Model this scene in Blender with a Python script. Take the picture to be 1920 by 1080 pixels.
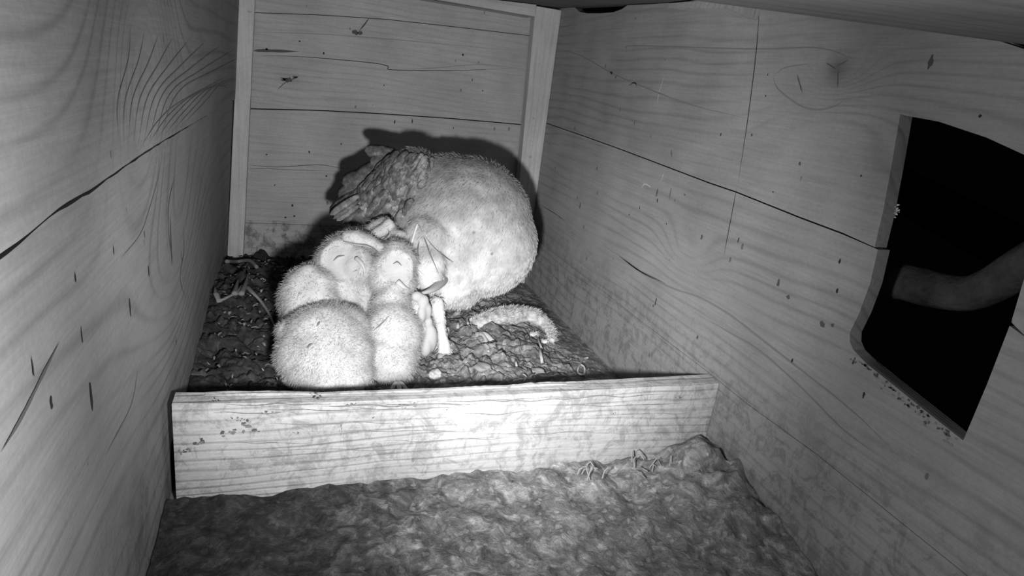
import bpy, bmesh, math, random
import numpy as np
from mathutils import Vector, Matrix, Euler
from mathutils.geometry import tessellate_polygon

random.seed(7); rng = np.random.default_rng(7)
scene = bpy.context.scene
for o in list(bpy.data.objects): bpy.data.objects.remove(o)

# ------------------------------------------------------------------ camera
F = 1183.4
CAM = np.array([0.1018, -1.1812, 0.3872])
def rot(a, b, c):
    ca, sa, cb, sb, cc, sc = np.cos(a), np.sin(a), np.cos(b), np.sin(b), np.cos(c), np.sin(c)
    return (np.array([[ca,-sa,0],[sa,ca,0],[0,0,1]]) @ np.array([[1,0,0],[0,cb,-sb],[0,sb,cb]])
            @ np.array([[cc,0,sc],[0,1,0],[-sc,0,cc]]))
MR = rot(-0.3501, -0.3122, -0.1279)
cam_data = bpy.data.cameras.new('camera'); cam = bpy.data.objects.new('camera', cam_data)
scene.collection.objects.link(cam); scene.camera = cam
cam_data.sensor_width = 36; cam_data.lens = F / 1920 * 36; cam_data.clip_start = 0.01; cam_data.clip_end = 50
m4 = Matrix.Identity(4)
for i in range(3):
    m4[i][0] = MR[i][0]; m4[i][1] = MR[i][2]; m4[i][2] = -MR[i][1]; m4[i][3] = CAM[i]
cam.matrix_world = m4

def at(u, v, ax, val):
    """the point of the plane  axis ax = val  seen at photo pixel (u, v)"""
    d = MR @ np.array([(u-960)/F, 1, -(v-540)/F])
    t = (val - CAM[ax]) / d[ax]
    return CAM + t*d

# ------------------------------------------------------------------ world and light
world = bpy.data.worlds.new('night'); scene.world = world; world.use_nodes = True
world.node_tree.nodes['Background'].inputs[0].default_value = (1, 1, 1, 1)
world.node_tree.nodes['Background'].inputs[1].default_value = 0.0006
scene.view_settings.view_transform = 'Standard'; scene.view_settings.look = 'None'
scene.view_settings.exposure = 0.0; scene.view_settings.gamma = 1.0
scene.view_settings.use_curve_mapping = False

def aim(o, target):
    d = Vector(target) - o.location
    o.rotation_euler = d.to_track_quat('-Z', 'Y').to_euler()
LIGHT_POS = (0.135, -1.03, 0.276)
def lamp(name, kind, pos, target, watts, deg=60, rad=0.012):
    l = bpy.data.lights.new(name, kind); l.energy = watts; l.shadow_soft_size = rad; l.color = (1, 1, 1)
    if kind == 'SPOT': l.spot_size = math.radians(deg); l.spot_blend = 1.0
    o = bpy.data.objects.new(name, l); scene.collection.objects.link(o); o.location = pos; aim(o, target); return o
# the ring of infrared diodes below the camera lens
lamp('infrared_lamp_wide', 'POINT', LIGHT_POS, (0.30, -0.3, 0.26), 2.3)
lamp('infrared_lamp_middle', 'SPOT', LIGHT_POS, at(860, 390, 1, -0.3), 17.0, 100)
lamp('infrared_lamp_beam', 'SPOT', LIGHT_POS, at(1050, 610, 1, -0.42), 12.5, 47)

# ------------------------------------------------------------------ helpers
def link(o, parent=None):
    scene.collection.objects.link(o)
    if parent is not None: o.parent = parent
    return o
def tag(o, label=None, cat=None, group=None, kind=None):
    if label: o['label'] = label
    if cat: o['category'] = cat
    if group: o['group'] = group
    if kind: o['kind'] = kind
    return o
def meshobj(name, verts, faces, mats, parent=None, smooth=False, midx=None):
    me = bpy.data.meshes.new(name)
    me.from_pydata([tuple(map(float, v)) for v in verts], [], [tuple(f) for f in faces])
    if not isinstance(mats, (list, tuple)): mats = [mats]
    for m in mats: me.materials.append(m)
    if midx is not None: me.polygons.foreach_set('material_index', np.array(midx, dtype=np.int32))
    if smooth: me.polygons.foreach_set('use_smooth', np.ones(len(me.polygons), dtype=bool))
    me.update()
    return link(bpy.data.objects.new(name, me), parent)
def empty(name, loc):
    o = bpy.data.objects.new(name, None); o.empty_display_size = 0.02; o.location = loc
    return link(o)
def keep(child, parent):
    """parent without moving the child; thing origins carry no rotation"""
    child.parent = parent; child.location = -parent.location; return child

class MB:
    def __init__(s): s.v = []; s.f = []; s.m = []
    def add(s, v, f, mi=0):
        n = len(s.v); s.v.extend([tuple(p) for p in v]); s.f.extend([tuple(i+n for i in q) for q in f]); s.m.extend([mi]*len(f))
    def build(s, name, mats, parent=None, smooth=False): return meshobj(name, s.v, s.f, mats, parent, smooth, s.m)
    def box(s, lo, hi, mi=0):
        x0,y0,z0 = lo; x1,y1,z1 = hi
        v = [(x,y,z) for x in (x0,x1) for y in (y0,y1) for z in (z0,z1)]
        s.add(v, [(0,1,3,2),(4,6,7,5),(0,4,5,1),(2,3,7,6),(0,2,6,4),(1,5,7,3)], mi)
    def prism(s, loop, off, mi=0):
        """closed loop of 3D points extruded by the vector off; concave outlines allowed"""
        n = len(loop); off = np.array(off)
        a = [np.array(p) for p in loop]; b = [p+off for p in a]
        ax_ = int(np.argmax(np.abs(off))); flat = [Vector([p[i] for i in range(3) if i != ax_]+[0]) for p in a]
        tri = tessellate_polygon([flat])
        s.add(a+b, [tuple(t) for t in tri] + [(t[2]+n, t[1]+n, t[0]+n) for t in tri] + [(i, n+i, n+(i+1) % n, (i+1) % n) for i in range(n)], mi)
    def tube(s, pts, rad, seg=8, mi=0, flat=None):
        pts = [np.array(p, float) for p in pts]; n = len(pts)
        if not hasattr(rad, '__len__'): rad = [rad]*n
        v = []; up = np.array([0.13, 0.21, 0.97])
        for i, p in enumerate(pts):
            t = pts[min(i+1, n-1)] - pts[max(i-1, 0)]; t /= np.linalg.norm(t)+1e-12
            a = np.cross(t, up); a /= np.linalg.norm(a)+1e-9; b = np.cross(a, t)
            for k in range(seg):
                w = 2*math.pi*k/seg; v.append(p + rad[i]*(math.cos(w)*a + math.sin(w)*b*(flat or 1)))
        f = [(i*seg+k, i*seg+(k+1) % seg, (i+1)*seg+(k+1) % seg, (i+1)*seg+k) for i in range(n-1) for k in range(seg)]
        f += [tuple(range(seg-1, -1, -1)), tuple(range((n-1)*seg, n*seg))]
        s.add(v, f, mi)
def bez(pts, n=16):
    """Catmull-Rom through the points"""
    P = [np.array(p, float) for p in pts]; P = [2*P[0]-P[1]] + P + [2*P[-1]-P[-2]]; out = []
    for i in range(1, len(P)-2):
        for t in np.linspace(0, 1, n, endpoint=False):
            a, b, c, d = P[i-1:i+3]
            out.append(0.5*((2*b)+(-a+c)*t+(2*a-5*b+4*c-d)*t*t+(-a+3*b-3*c+d)*t**3))
    out.append(P[-2]); return out

def vnoise(x, y, seed=0):
    r = np.random.default_rng(seed).random((256, 256))
    xi = np.floor(x).astype(int); yi = np.floor(y).astype(int); fx = x-xi; fy = y-yi
    fx = fx*fx*(3-2*fx); fy = fy*fy*(3-2*fy)
    g = lambda a, b: r[a % 256, b % 256]
    return (g(xi,yi)*(1-fx)+g(xi+1,yi)*fx)*(1-fy) + (g(xi,yi+1)*(1-fx)+g(xi+1,yi+1)*fx)*fy

# ------------------------------------------------------------------ materials
class NT:
    def __init__(s, name):
        s.mat = bpy.data.materials.new(name); s.mat.use_nodes = True; s.t = s.mat.node_tree
        s.bsdf = s.t.nodes['Principled BSDF']; s.out = s.t.nodes['Material Output']
        s.bsdf.inputs['Specular IOR Level'].default_value = 0.15
        s.bsdf.inputs['Roughness'].default_value = 0.9
    def n(s, typ, **kw):
        nd = s.t.nodes.new(typ)
        for k, v in kw.items(): setattr(nd, k, v)
        return nd
    def put(s, sock, v):
        if isinstance(v, bpy.types.NodeSocket): s.t.links.new(v, sock)
        else: sock.default_value = v
    def math(s, op, a, b=0.0, c=0.0, clamp=False):
        nd = s.n('ShaderNodeMath', operation=op, use_clamp=clamp)
        s.put(nd.inputs[0], a); s.put(nd.inputs[1], b); s.put(nd.inputs[2], c); return nd.outputs[0]
    def pos(s): return s.n('ShaderNodeTexCoord').outputs['Object']
    def sep(s, v): nd = s.n('ShaderNodeSeparateXYZ'); s.put(nd.inputs[0], v); return nd.outputs
    def comb(s, x, y, z=0.0):
        nd = s.n('ShaderNodeCombineXYZ'); s.put(nd.inputs[0], x); s.put(nd.inputs[1], y); s.put(nd.inputs[2], z); return nd.outputs[0]
    def noise(s, vec, scale=1.0, detail=2.0, rough=0.5, dist=0.0):
        nd = s.n('ShaderNodeTexNoise'); s.put(nd.inputs['Vector'], vec); nd.inputs['Scale'].default_value = scale
        nd.inputs['Detail'].default_value = detail; nd.inputs['Roughness'].default_value = rough; nd.inputs['Distortion'].default_value = dist
        return nd.outputs['Fac']
    def voro(s, vec, scale=1.0, feat='F1'):
        nd = s.n('ShaderNodeTexVoronoi', feature=feat); s.put(nd.inputs['Vector'], vec); nd.inputs['Scale'].default_value = scale; return nd
    def ramp(s, fac, pts):
        nd = s.n('ShaderNodeValToRGB'); s.put(nd.inputs[0], fac); e = nd.color_ramp.elements
        while len(e) < len(pts): e.new(0.5)
        for i, (p, v) in enumerate(pts): e[i].position = p; e[i].color = (v, v, v, 1)
        return nd.outputs[0]
    def step(s, x, a, b):
        nd = s.n('ShaderNodeMapRange', interpolation_type='SMOOTHSTEP')
        s.put(nd.inputs[0], x); nd.inputs[1].default_value = a; nd.inputs[2].default_value = b; return nd.outputs[0]
    def bump(s, h, dist=0.001, strength=1.0):
        nd = s.n('ShaderNodeBump'); s.put(nd.inputs['Height'], h); nd.inputs['Distance'].default_value = dist
        nd.inputs['Strength'].default_value = strength; s.t.links.new(nd.outputs[0], s.bsdf.inputs['Normal'])
    def color(s, v): s.put(s.bsdf.inputs['Base Color'], v)

def plain(name, v, rough=0.9):
    m = NT(name); m.color((v, v, v, 1)); m.bsdf.inputs['Roughness'].default_value = rough; return m.mat

def wood(name, along='y', base=0.30, freq=40.0, contrast=0.2, knots=(), seams=(), warp=0.018, fleck=0.5,
         dirt=None, sharp=2.0, patches=(), bumpd=0.0004, across='z', cathedral=()):
    """grey-lit softwood: growth rings bent round knots, fibre, flecks, dirt"""
    m = NT(name); p = m.sep(m.pos()); ax = {'x':0,'y':1,'z':2}
    u = p[ax[along]]; v = p[ax[across]]
    w = {'x':0,'y':1,'z':2}[[a for a in 'xyz' if a not in (along, across)][0]]
    w = p[w]
    big = m.noise(m.comb(m.math('MULTIPLY', u, 3.0), m.math('MULTIPLY', v, 9.0), m.math('MULTIPLY', w, 9.0)), 1.0, 2.0)
    f = m.math('ADD', v, m.math('MULTIPLY', m.math('SUBTRACT', big, 0.5), warp*2))
    f = m.math('ADD', f, m.math('MULTIPLY', w, 0.7))
    for (ku, kv, su, sv, A) in knots:
        a = m.math('POWER', m.math('ABSOLUTE', m.math('DIVIDE', m.math('SUBTRACT', u, ku), su)), 2.0)
        b = m.math('POWER', m.math('ABSOLUTE', m.math('DIVIDE', m.math('SUBTRACT', v, kv), sv)), 2.0)
        e = m.math('EXPONENT', m.math('MULTIPLY', m.math('ADD', a, b), -1.0))
        f = m.math('ADD', f, m.math('MULTIPLY', e, A))
    for i, (sm, off) in enumerate(seams):
        f = m.math('ADD', f, m.math('MULTIPLY', m.math('GREATER_THAN', v, sm), off))
    ph = m.math('MULTIPLY', f, freq)
    # uneven ring spacing
    un = m.noise(m.comb(m.math('MULTIPLY', ph, 0.31), m.math('MULTIPLY', u, 0.6)), 1.0, 1.0)
    ph2 = m.math('ADD', ph, m.math('MULTIPLY', un, 1.6))
    s_ = m.math('MULTIPLY', m.math('ADD', m.math('SINE', m.math('MULTIPLY', ph2, 2*math.pi)), 1.0), 0.5)
    ring = m.math('POWER', s_, m.math('ADD', sharp, m.math('MULTIPLY', m.noise(m.comb(m.math('MULTIPLY', ph, 0.5), 4.4), 1.0, 0.0), 5.0)))
    vis = m.step(m.noise(m.comb(m.math('MULTIPLY', u, 5.0), m.math('MULTIPLY', v, 14.0), 3.3), 1.0, 1.0), 0.3, 0.66)
    ring = m.math('MULTIPLY', ring, m.math('ADD', m.math('MULTIPLY', vis, 0.75), 0.25))
    fib = m.noise(m.comb(m.math('MULTIPLY', u, 16.0), m.math('MULTIPLY', v, 420.0), m.math('MULTIPLY', w, 420.0)), 1.0, 2.0, 0.6)
    grit = m.noise(m.comb(u, v, w), 260.0, 3.0, 0.65)
    blot = m.noise(m.comb(u, v, w), 13.0, 3.0, 0.55)
    c = m.math('SUBTRACT', 1.0, m.math('MULTIPLY', ring, contrast))
    c = m.math('MULTIPLY', c, m.math('ADD', 0.80, m.math('MULTIPLY', fib, 0.40)))
    c = m.math('MULTIPLY', c, m.math('ADD', 0.84, m.math('MULTIPLY', grit, 0.32)))
    c = m.math('MULTIPLY', c, m.math('ADD', 0.72, m.math('MULTIPLY', blot, 0.56)))
    # dark flecks, a little taller than wide
    vo = m.voro(m.comb(m.math('MULTIPLY', u, 70.0), m.math('MULTIPLY', v, 38.0), m.math('MULTIPLY', w, 38.0)), 1.0)
    rr = m.sep(vo.outputs['Color'])
    rad = m.math('MULTIPLY', m.math('SUBTRACT', rr[0], 0.78), 0.75)
    edge = m.math('SUBTRACT', m.math('ADD', vo.outputs['Distance'], m.math('MULTIPLY', m.noise(m.comb(u, v, w), 420.0, 1.0), 0.09)), 0.045)
    fl = m.math('MULTIPLY', m.step(m.math('SUBTRACT', rad, edge), 0.0, 0.035), fleck)
    c = m.math('MULTIPLY', c, m.math('SUBTRACT', 1.0, fl))
    if dirt:
        (z0, z1, amt) = dirt   # splashed dung and wear near the floor
        dn = m.step(m.noise(m.comb(m.math('MULTIPLY', u, 55.0), m.math('MULTIPLY', v, 40.0), m.math('MULTIPLY', w, 55.0)), 1.0, 7.0, 0.8, 0.6), 0.46, 0.60)
        dz = m.math('SUBTRACT', 1.0, m.step(v if across == 'z' else p[2], z0, z1))
        c = m.math('MULTIPLY', c, m.math('SUBTRACT', 1.0, m.math('MULTIPLY', m.math('MULTIPLY', dn, dz), amt)))
    c = m.math('MULTIPLY', c, base)
    for (pu, pv, su, sv, k) in patches:   # knots and stains of another tone
        a = m.math('POWER', m.math('ABSOLUTE', m.math('DIVIDE', m.math('SUBTRACT', u, pu), su)), 2.0)
        b = m.math('POWER', m.math('ABSOLUTE', m.math('DIVIDE', m.math('SUBTRACT', v, pv), sv)), 2.0)
        e = m.math('EXPONENT', m.math('MULTIPLY', m.math('ADD', a, b), -1.0))
        c = m.math('MULTIPLY', c, m.math('ADD', 1.0, m.math('MULTIPLY', e, k)))
    m.color(m.comb(c, c, c))
    h = m.math('ADD', m.math('MULTIPLY', ring, -0.7), m.math('ADD', m.math('MULTIPLY', fib, 0.5), m.math('MULTIPLY', grit, 0.5)))
    m.bump(h, bumpd)
    return m.mat

def yz(u, v, x): p = at(u, v, 0, x); return p[1], p[2]
def xz(u, v, y=0.0): p = at(u, v, 1, y); return p[0], p[2]
W = 0.55
kn = yz(1570, 130, W); kl = yz(325, 440, 0.0); kl2 = yz(235, 300, 0.0); krl = yz(1290, 470, W)
M_right = wood('pine_right', 'y', 0.27, 66, 0.20, knots=((kn[0], kn[1], 0.035, 0.022, 0.055), (kn[0]-0.02, kn[1]-0.045, 0.10, 0.03, -0.045), (krl[0], krl[1], 0.05, 0.03, 0.04)),
               seams=((0.30, 0.137),), dirt=(0.06, 0.19, 0.34), patches=((kn[0], kn[1], 0.012, 0.012, -0.45), (kn[0], kn[1], 0.045, 0.03, -0.10)), fleck=0.5)
M_left = wood('pine_left', 'y', 0.24, 46, 0.24, knots=((kl[0], kl[1], 0.16, 0.10, 0.13), (kl2[0]+0.06, kl2[1]+0.06, 0.10, 0.12, -0.20)),
              seams=((0.303, 0.211),), dirt=(0.03, 0.15, 0.3), fleck=0.4, sharp=3.0, warp=0.012)
M_back = wood('pine_back', 'x', 0.34, 90, 0.12, knots=(), seams=((0.1, 0.093), (0.295, 0.21)), dirt=(0.095, 0.105, 0.55), fleck=0.5, warp=0.02,
              patches=((xz(545,150)[0], xz(545,150)[1], 0.02, 0.012, -0.18),))
M_batten = wood('pine_batten', 'z', 0.44, 90, 0.12, across='x', fleck=0.25, dirt=(0.02, 0.06, 0.4))
M_sill = wood('weathered_board', 'x', 0.42, 110, 0.25, fleck=0.35, dirt=(0.3, 0.5, 0.34), warp=0.02, sharp=3.0, bumpd=0.0008)
M_ceil = wood('pine_ceiling', 'x', 0.14, 50, 0.2, across='y', fleck=0.3)
M_floor = wood('floor_board', 'x', 0.18, 50, 0.3, across='y', fleck=0.6)
M_crack = plain('crack_dark', 0.03); M_stain = plain('stain_dark', 0.085); M_line = plain('resin_line', 0.19)
M_pale = plain('pale_smear', 0.5); M_smudge = plain('smudge_grey', 0.17); M_relief = plain('grain_relief', 0.165)

# ------------------------------------------------------------------ room shell
def strip(mb, pts, width, mi, nrm, jag=0.35, taper=True):
    """a thin mark along 3D points lying in a wall"""
    P = bez(pts, 6) if len(pts) > 2 else [np.array(pts[0])+(np.array(pts[1])-np.array(pts[0]))*t for t in np.linspace(0, 1, 8)]
    nrm = np.array(nrm, float); n = len(P); v = []
    for i, p in enumerate(P):
        t = P[min(i+1, n-1)] - P[max(i-1, 0)]; t /= np.linalg.norm(t)+1e-12
        s = np.cross(nrm, t); w = width*0.5*(1-jag/2+jag*random.random())
        if taper: w *= min(1, 4*min(i+0.25, n-0.75-i)/n)
        v += [p+s*w+nrm*0.0004, p-s*w+nrm*0.0004]
    mb.add(v, [(2*i, 2*i+1, 2*i+3, 2*i+2) for i in range(n-1)], mi)
def blob(mb, c, rx, ry, mi, ax1, ax2, nrm, n=11):
    c = np.array(c); v = [c+np.array(nrm)*0.0004]
    for k in range(n):
        a = 2*math.pi*k/n; r = 0.6+0.6*random.random()
        v.append(c+np.array(ax1)*rx*r*math.cos(a)+np.array(ax2)*ry*r*math.sin(a)+np.array(nrm)*0.0004)
    mb.add(v, [(0, 1+k, 1+(k+1) % n) for k in range(n)], mi)

T = 0.016
# back wall: four boards with narrow gaps, a backing behind them
seam2 = [xz(*p) for p in ((425,203),(470,204),(600,207),(720,213.5),(850,222.5),(960,232),(1010,237))]
seam1 = [xz(*p) for p in ((425,417),(460,418),(540,420),(620,424),(750,429),(900,435),(1000,440))]
top_r = [xz(*p) for p in ((440,20),(480,24),(600,28),(720,36),(850,50),(985,66),(1020,70))]
mb = MB()
def seamz(s, x): return float(np.interp(x, [p[0] for p in s], [p[1] for p in s]))
xs = np.linspace(-0.02, W+0.02, 25)
lev = [lambda x: -0.02, lambda x: seamz(seam1, x), lambda x: seamz(seam2, x), lambda x: seamz(top_r, x), lambda x: 0.62]
for k in range(4):
    g0 = (0, 0.0004, 0.0009, 0.0005)[k]; g1 = (0.0004, 0.0009, 0.0005, 0)[k]
    yo = 0.0 if k < 3 else -0.004
    loop = [(x, yo, lev[k](x)+g0) for x in xs] + [(x, yo, lev[k+1](x)-g1) for x in xs[::-1]]
    mb.prism(loop, (0, T, 0), 0)
mb.box((-0.03, T+0.0005, -0.02), (W+0.03, T+0.006, 0.62), 1)
B = lambda u, v: at(u, v, 1, 0.0); nB = (0, -1, 0)
strip(mb, [B(475,104), B(560,106), B(690,117), B(727,124), B(737,131), B(860,132), B(975,127)], 0.0012, 2, nB)
strip(mb, [B(474,95), B(500,95), B(560,97)], 0.0045, 3, nB)
strip(mb, [B(458,309), B(520,313), B(600,309), B(650,318)], 0.0010, 3, nB)
strip(mb, [B(458,315), B(500,316), B(560,319), B(640,320)], 0.0008, 3, nB)
strip(mb, [B(740,131), B(820,127), B(900,121), B(975,128)], 0.0008, 4, nB)
strip(mb, [B(470,60), B(600,64), B(760,76), B(970,96)], 0.0008, 4, nB)
for a in ((665,60,7,5),(676,62,5,4),(540,150,8,5),(531,150,4,2),(553,145,4,2),(650,20,3,3),(868,103,2,2),(500,92,2,2),(562,77,2,1),(773,207+20,1.2,4),
          (548,385,2,3),(535,408,2,2),(552,405,2,2),(607,100,1.5,2),(580,285,1.5,2),(740,228,1.5,4),(612,330,2,1.5),(515,347,1.5,1.5),(460,30,2,5),
          (640,270,1.3,2),(720,160,1.3,1.3),(905,170,1.4,1.4),(885,150,1,3),(850,240,1,2),(500,290,1.5,1.5)):
    blob(mb, B(a[0], a[1]), a[2]/1000, a[3]/1000, 2 if a[2] < 3 else 3, (1,0,0), (0,0,1), nB)
strip(mb, [B(672,60), B(684,45), B(692,34)], 0.0022, 3, nB); strip(mb, [B(690,36), B(690,20), B(692,0)], 0.001, 3, nB)
strip(mb, [B(540,150), B(520,168)], 0.0014, 3, nB); strip(mb, [B(545,150), B(560,143)], 0.0018, 3, nB); strip(mb, [B(524,146), B(540,148)], 0.0018, 3, nB)
tag(mb.build('wall_back', [M_back, M_crack, M_crack, M_stain, M_line]), 'back wall of four horizontal pine boards behind the owls', kind='structure')

# right wall: boards with the entrance hole, a rotted notch under the roof
YF = -1.36
Rw = lambda u, v: tuple(at(u, v, 0, W)[1:])
s2 = [(0.02, Rw(1003,222)[1])] + [Rw(*p) for p in ((1010,226),(1100,257),(1150,275),(1230,305),(1327,342),(1380,360),(1500,408),(1580,438),(1645,466))]
s1 = [(0.02, Rw(990,437)[1])] + [Rw(*p) for p in ((995,440),(1071,499),(1200,600),(1334,702),(1400,756),(1530,850))] + [(YF, 0.09)]
sR = [Rw(1893,611), Rw(1920,628), (YF, 0.235)]
roof = [(0.02, 0.53)] + [Rw(*p) for p in ((1030,18),(1060,15),(1078,14),(1086,22),(1100,25),(1125,25),(1150,23),(1166,17),(1176,10),(1250,6),(1330,3),(1430,4),(1560,13),(1660,30),(1810,56),(1920,92))] + [(YF, 0.42)]
holeU_L = [(Rw(1639,466)[0], Rw(1639,466)[1]+0.0012)] + [Rw(*p) for p in ((1655,400),(1670,320),(1688,214))]
holeU_T = [Rw(*p) for p in ((1700,217),(1760,228),(1850,258),(1920,290))] + [(-0.918, 0.377)]
holeU_R = [Rw(1920,523), Rw(1896,604)]
holeL_L = [Rw(*p) for p in ((1646,468),(1632,530),(1612,585),(1594,622),(1593,640),(1600,656),(1625,682),(1700,742),(1755,786),(1806,826))]
holeL_R = [Rw(*p) for p in ((1850,722),(1893,611))]
mb = MB(); off = (0.013, 0, 0)
def wl(seq): return [(W, a, b) for (a, b) in seq]
g = 0.0007
up = s2[:-1] + holeU_L + holeU_T + holeU_R + sR[1:] + roof[::-1]
up = [(a, b+g) if i < len(s2)-1 else (a, b) for i, (a, b) in enumerate(up)]
mb.prism(wl(up), off, 0)
mid = [(a, b-g) for a, b in s2[:-1]] + holeL_L + holeL_R + [(a, b-g) for a, b in sR[1:]] + s1[::-1]
mb.prism(wl(mid), off, 0)
mb.prism(wl([(a, b-g) for a, b in s1] + [(YF, -0.02), (0.02, -0.02)]), off, 0)
R3 = lambda u, v: at(u, v, 0, W); nR = (-1, 0, 0)
# dark liner behind the seams, kept clear of the hole and the notch
mb.box((W+0.0135, -0.77, 0.08), (W+0.018, 0.02, 0.36), 1)
mb.box((W+0.0135, YF, -0.02), (W+0.018, 0.02, 0.13), 1)
strip(mb, [R3(1425,8), R3(1418,100), R3(1403,220), R3(1384,345)], 0.0011, 2, nR)
strip(mb, [R3(1382,352), R3(1370,415), R3(1358,478)], 0.0011, 2, nR)
for pl, w_, mi in ((((1128,458),(1165,482),(1205,512),(1260,540),(1308,556),(1356,582),(1390,606),(1434,641),(1500,692),(1600,772),(1670,840)), 0.0022, 4),
                   (((1308,589),(1369,624),(1425,658),(1504,728),(1573,798),(1640,850)), 0.0016, 4),
                   (((1161,480),(1200,508),(1249,532)), 0.0022, 3),
                   (((1450,145),(1460,168),(1500,198),(1535,206),(1570,197),(1592,178)), 0.0014, 4),
                   (((1450,145),(1470,128),(1515,120)), 0.0010, 4),
                   (((1012,383),(1040,400),(1060,415)), 0.0016, 3),
                   (((1040,90),(1090,105),(1147,137),(1200,160),(1290,195),(1400,222)), 0.0012, 4),
                   (((1175,100),(1175,92),(1190,86),(1400,92),(1530,90),(1600,110)), 0.0012, 4),
                   (((1180,160),(1190,155),(1195,162)), 0.002, 3), (((1568,125),(1592,112)), 0.0008, 3), (((1572,130),(1571,165)), 0.0008, 3), (((1550,118),(1568,130)), 0.0008, 3),
                   (((1700,30),(1800,52),(1920,88)), 0.0010, 4),
                   (((1495,140),(1505,175)), 0.0012, 3)):
    strip(mb, [R3(*p) for p in pl], w_, mi, nR)
for a in ((1147,136,7,4),(1155,145,2,3),(1232,362,3,8),(1257,364,1,12),(1233,375,2,5),(1088,385,2.5,8),(1316,445,3,6),(1478,557,4,3),(1543,608,5,4),(1561,610,3,3),
          (1500,307,3,3),(1352,252,1.5,4),(1410,253,2,2),(1284,365,3,1.5),(1180,403,3,2),(1440,140,1,2),(1436,180,1.5,1.5),(1460,530,3,7),(1385,450,1.5,5),(1570,545,2,4),
          (1230,565,2,11),(1225,573,3,3),(1745,118,3,8),(1838,218,2,2),(1615,330,1.5,1.5),(1575,490,1.5,4),(1120,315,1.5,6),(1070,180,1.2,5),(1190,230,1.2,6),(1260,290,1,4),
          (1308,632,3,4),(1620,740,2,5),(1486,676,2,3),(1250,420,2,2),(1200,390,1.5,3),(1030,270,1,3),(1078,240,1.5,5),(1450,360,1.5,1.5)):
    blob(mb, R3(a[0], a[1]), a[2]/1500, a[3]/1500, 2 if a[2] < 2.6 else 3, (0,1,0), (0,0,1), nR)
strip(mb, [R3(1247,140), R3(1236,175), R3(1232,200)], 0.0012, 5, nR); strip(mb, [R3(1203,352), R3(1210,345), R3(1222,352)], 0.0016, 5, nR)
strip(mb, [R3(1240,340), R3(1245,325)], 0.0012, 5, nR)
for k_ in range(7):   # gnawed, dirty lower lip of the hole
    x_ = W+0.0012+0.0017*k_
    strip(mb, [np.array((x_, *Rw(a_, b_)))+np.array((0, 0, 0.0003)) for a_, b_ in ((1612,668),(1640,692),(1700,741),(1755,785),(1800,821))], 0.0010, 3 if k_ % 2 else 4, (0, -0.5, 0.85), 0.9)
for k_ in range(70):
    t_ = random.random(); a_ = 1600+205*t_; b_ = 660+166*t_; d_ = random.gauss(0, 7); blob(mb, R3(a_-3-abs(d_)*0.5, b_+2+abs(d_)), random.uniform(1,4)/1900, random.uniform(1,3)/1900, 3 if random.random() < 0.6 else 4, (0,1,0), (0,0,1), nR)
tag(mb.build('wall_right', [M_right, M_crack, M_crack, M_stain, M_line, M_pale]), 'right wall of pine boards cut by the entrance hole', kind='structure')

# left wall: two boards, the upper one standing a little proud and chipped
L3 = lambda u, v: at(u, v, 0, 0.0)
sl = [(0.02, 0.303)] + [tuple(L3(*p)[1:]) for p in ((430,187),(370,222),(300,263),(240,300),(205,325),(160,356),(130,372),(100,390),(50,430),(0,469))] + [(YF, 0.31)]
mb = MB()
ly = np.linspace(0.02, YF, 120); slz = lambda y: float(np.interp(-y, [-p[0] for p in sl], [p[1] for p in sl]))
def gap(y): return (0.0016+0.0016*min(1, max(0, -y-0.15)/0.6))*(0.75+0.5*float(vnoise(np.array(y*60+99), np.array(3.1), 41)))
def board(xf, xk, lo, hi):
    n_ = len(ly); v_ = []
    for y in ly: v_ += [(xf, y, lo(y)), (xf, y, hi(y)), (xk, y, hi(y)), (xk, y, lo(y))]
    mb.add(v_, [(i*4+j, i*4+(j+1) % 4, i*4+4+(j+1) % 4, i*4+4+j) for i in range(n_-1) for j in range(4)] + [(3,2,1,0), (n_*4-4, n_*4-3, n_*4-2, n_*4-1)], 0)
board(0.0, -T, lambda y: -0.02, lambda y: slz(y)-gap(y))
board(0.0035, -T, lambda y: slz(y)+gap(y+0.3)*0.5, lambda y: 0.62)
mb.box((-T-0.005, YF, 0.0), (-T-0.0005, 0.02, 0.5), 1)
nL = (1, 0, 0)
for a in ((278,508,2,8),(243,577,2.5,11),(170,740,2.5,13),(95,755,2,6),(152,628,1.2,8),(60,690,1.2,8),(212,470,1.2,6),(330,640,1.4,6),(270,440,1.2,5),(380,500,1.4,4),(395,600,1.4,5),(340,480,1,8),(140,520,1.5,5),(375,330,1,4)):
    blob(mb, L3(a[0], a[1]), a[2]/1500, a[3]/1500, 2, (0,1,0), (0,0,1), nL)
for pl, w_, mi in ((((327,330),(316,380),(316,440),(326,500)), 0.0016, 3), (((343,420),(345,470),(338,520),(348,560)), 0.0014, 3), (((318,400),(320,450),(322,500)), 0.003, 3),
                   (((298,285),(296,330),(280,390),(262,440),(225,485)), 0.0014, 4), (((0,848),(40,780),(75,710),(110,640)), 0.0022, 3),
                   (((258,50),(300,140),(303,200)), 0.0009, 4), (((200,848),(245,760),(258,690)), 0.0012, 4)):
    strip(mb, [L3(*p) for p in pl], w_, mi, nL)
for k in range(9):   # cathedral grain fanning on the upper board
    x0 = 222+k*9; strip(mb, [at(x0, 268-k*-2, 0, 0.0035), at(x0-2+k*5, 190-k*2, 0, 0.0035), at(x0+18+k*10, 110+k*3, 0, 0.0035), at(x0+22+k*18, 48+k*6, 0, 0.0035)], 0.0011, 5, nL)
for k in range(6):
    strip(mb, [at(262+k*16, 278-k*9, 0, 0.0035), at(300+k*16, 222-k*6, 0, 0.0035), at(350+k*12, 182-k*5, 0, 0.0035), at(425, 140+k*6, 0, 0.0035)], 0.0008, 5, nL)
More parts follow.
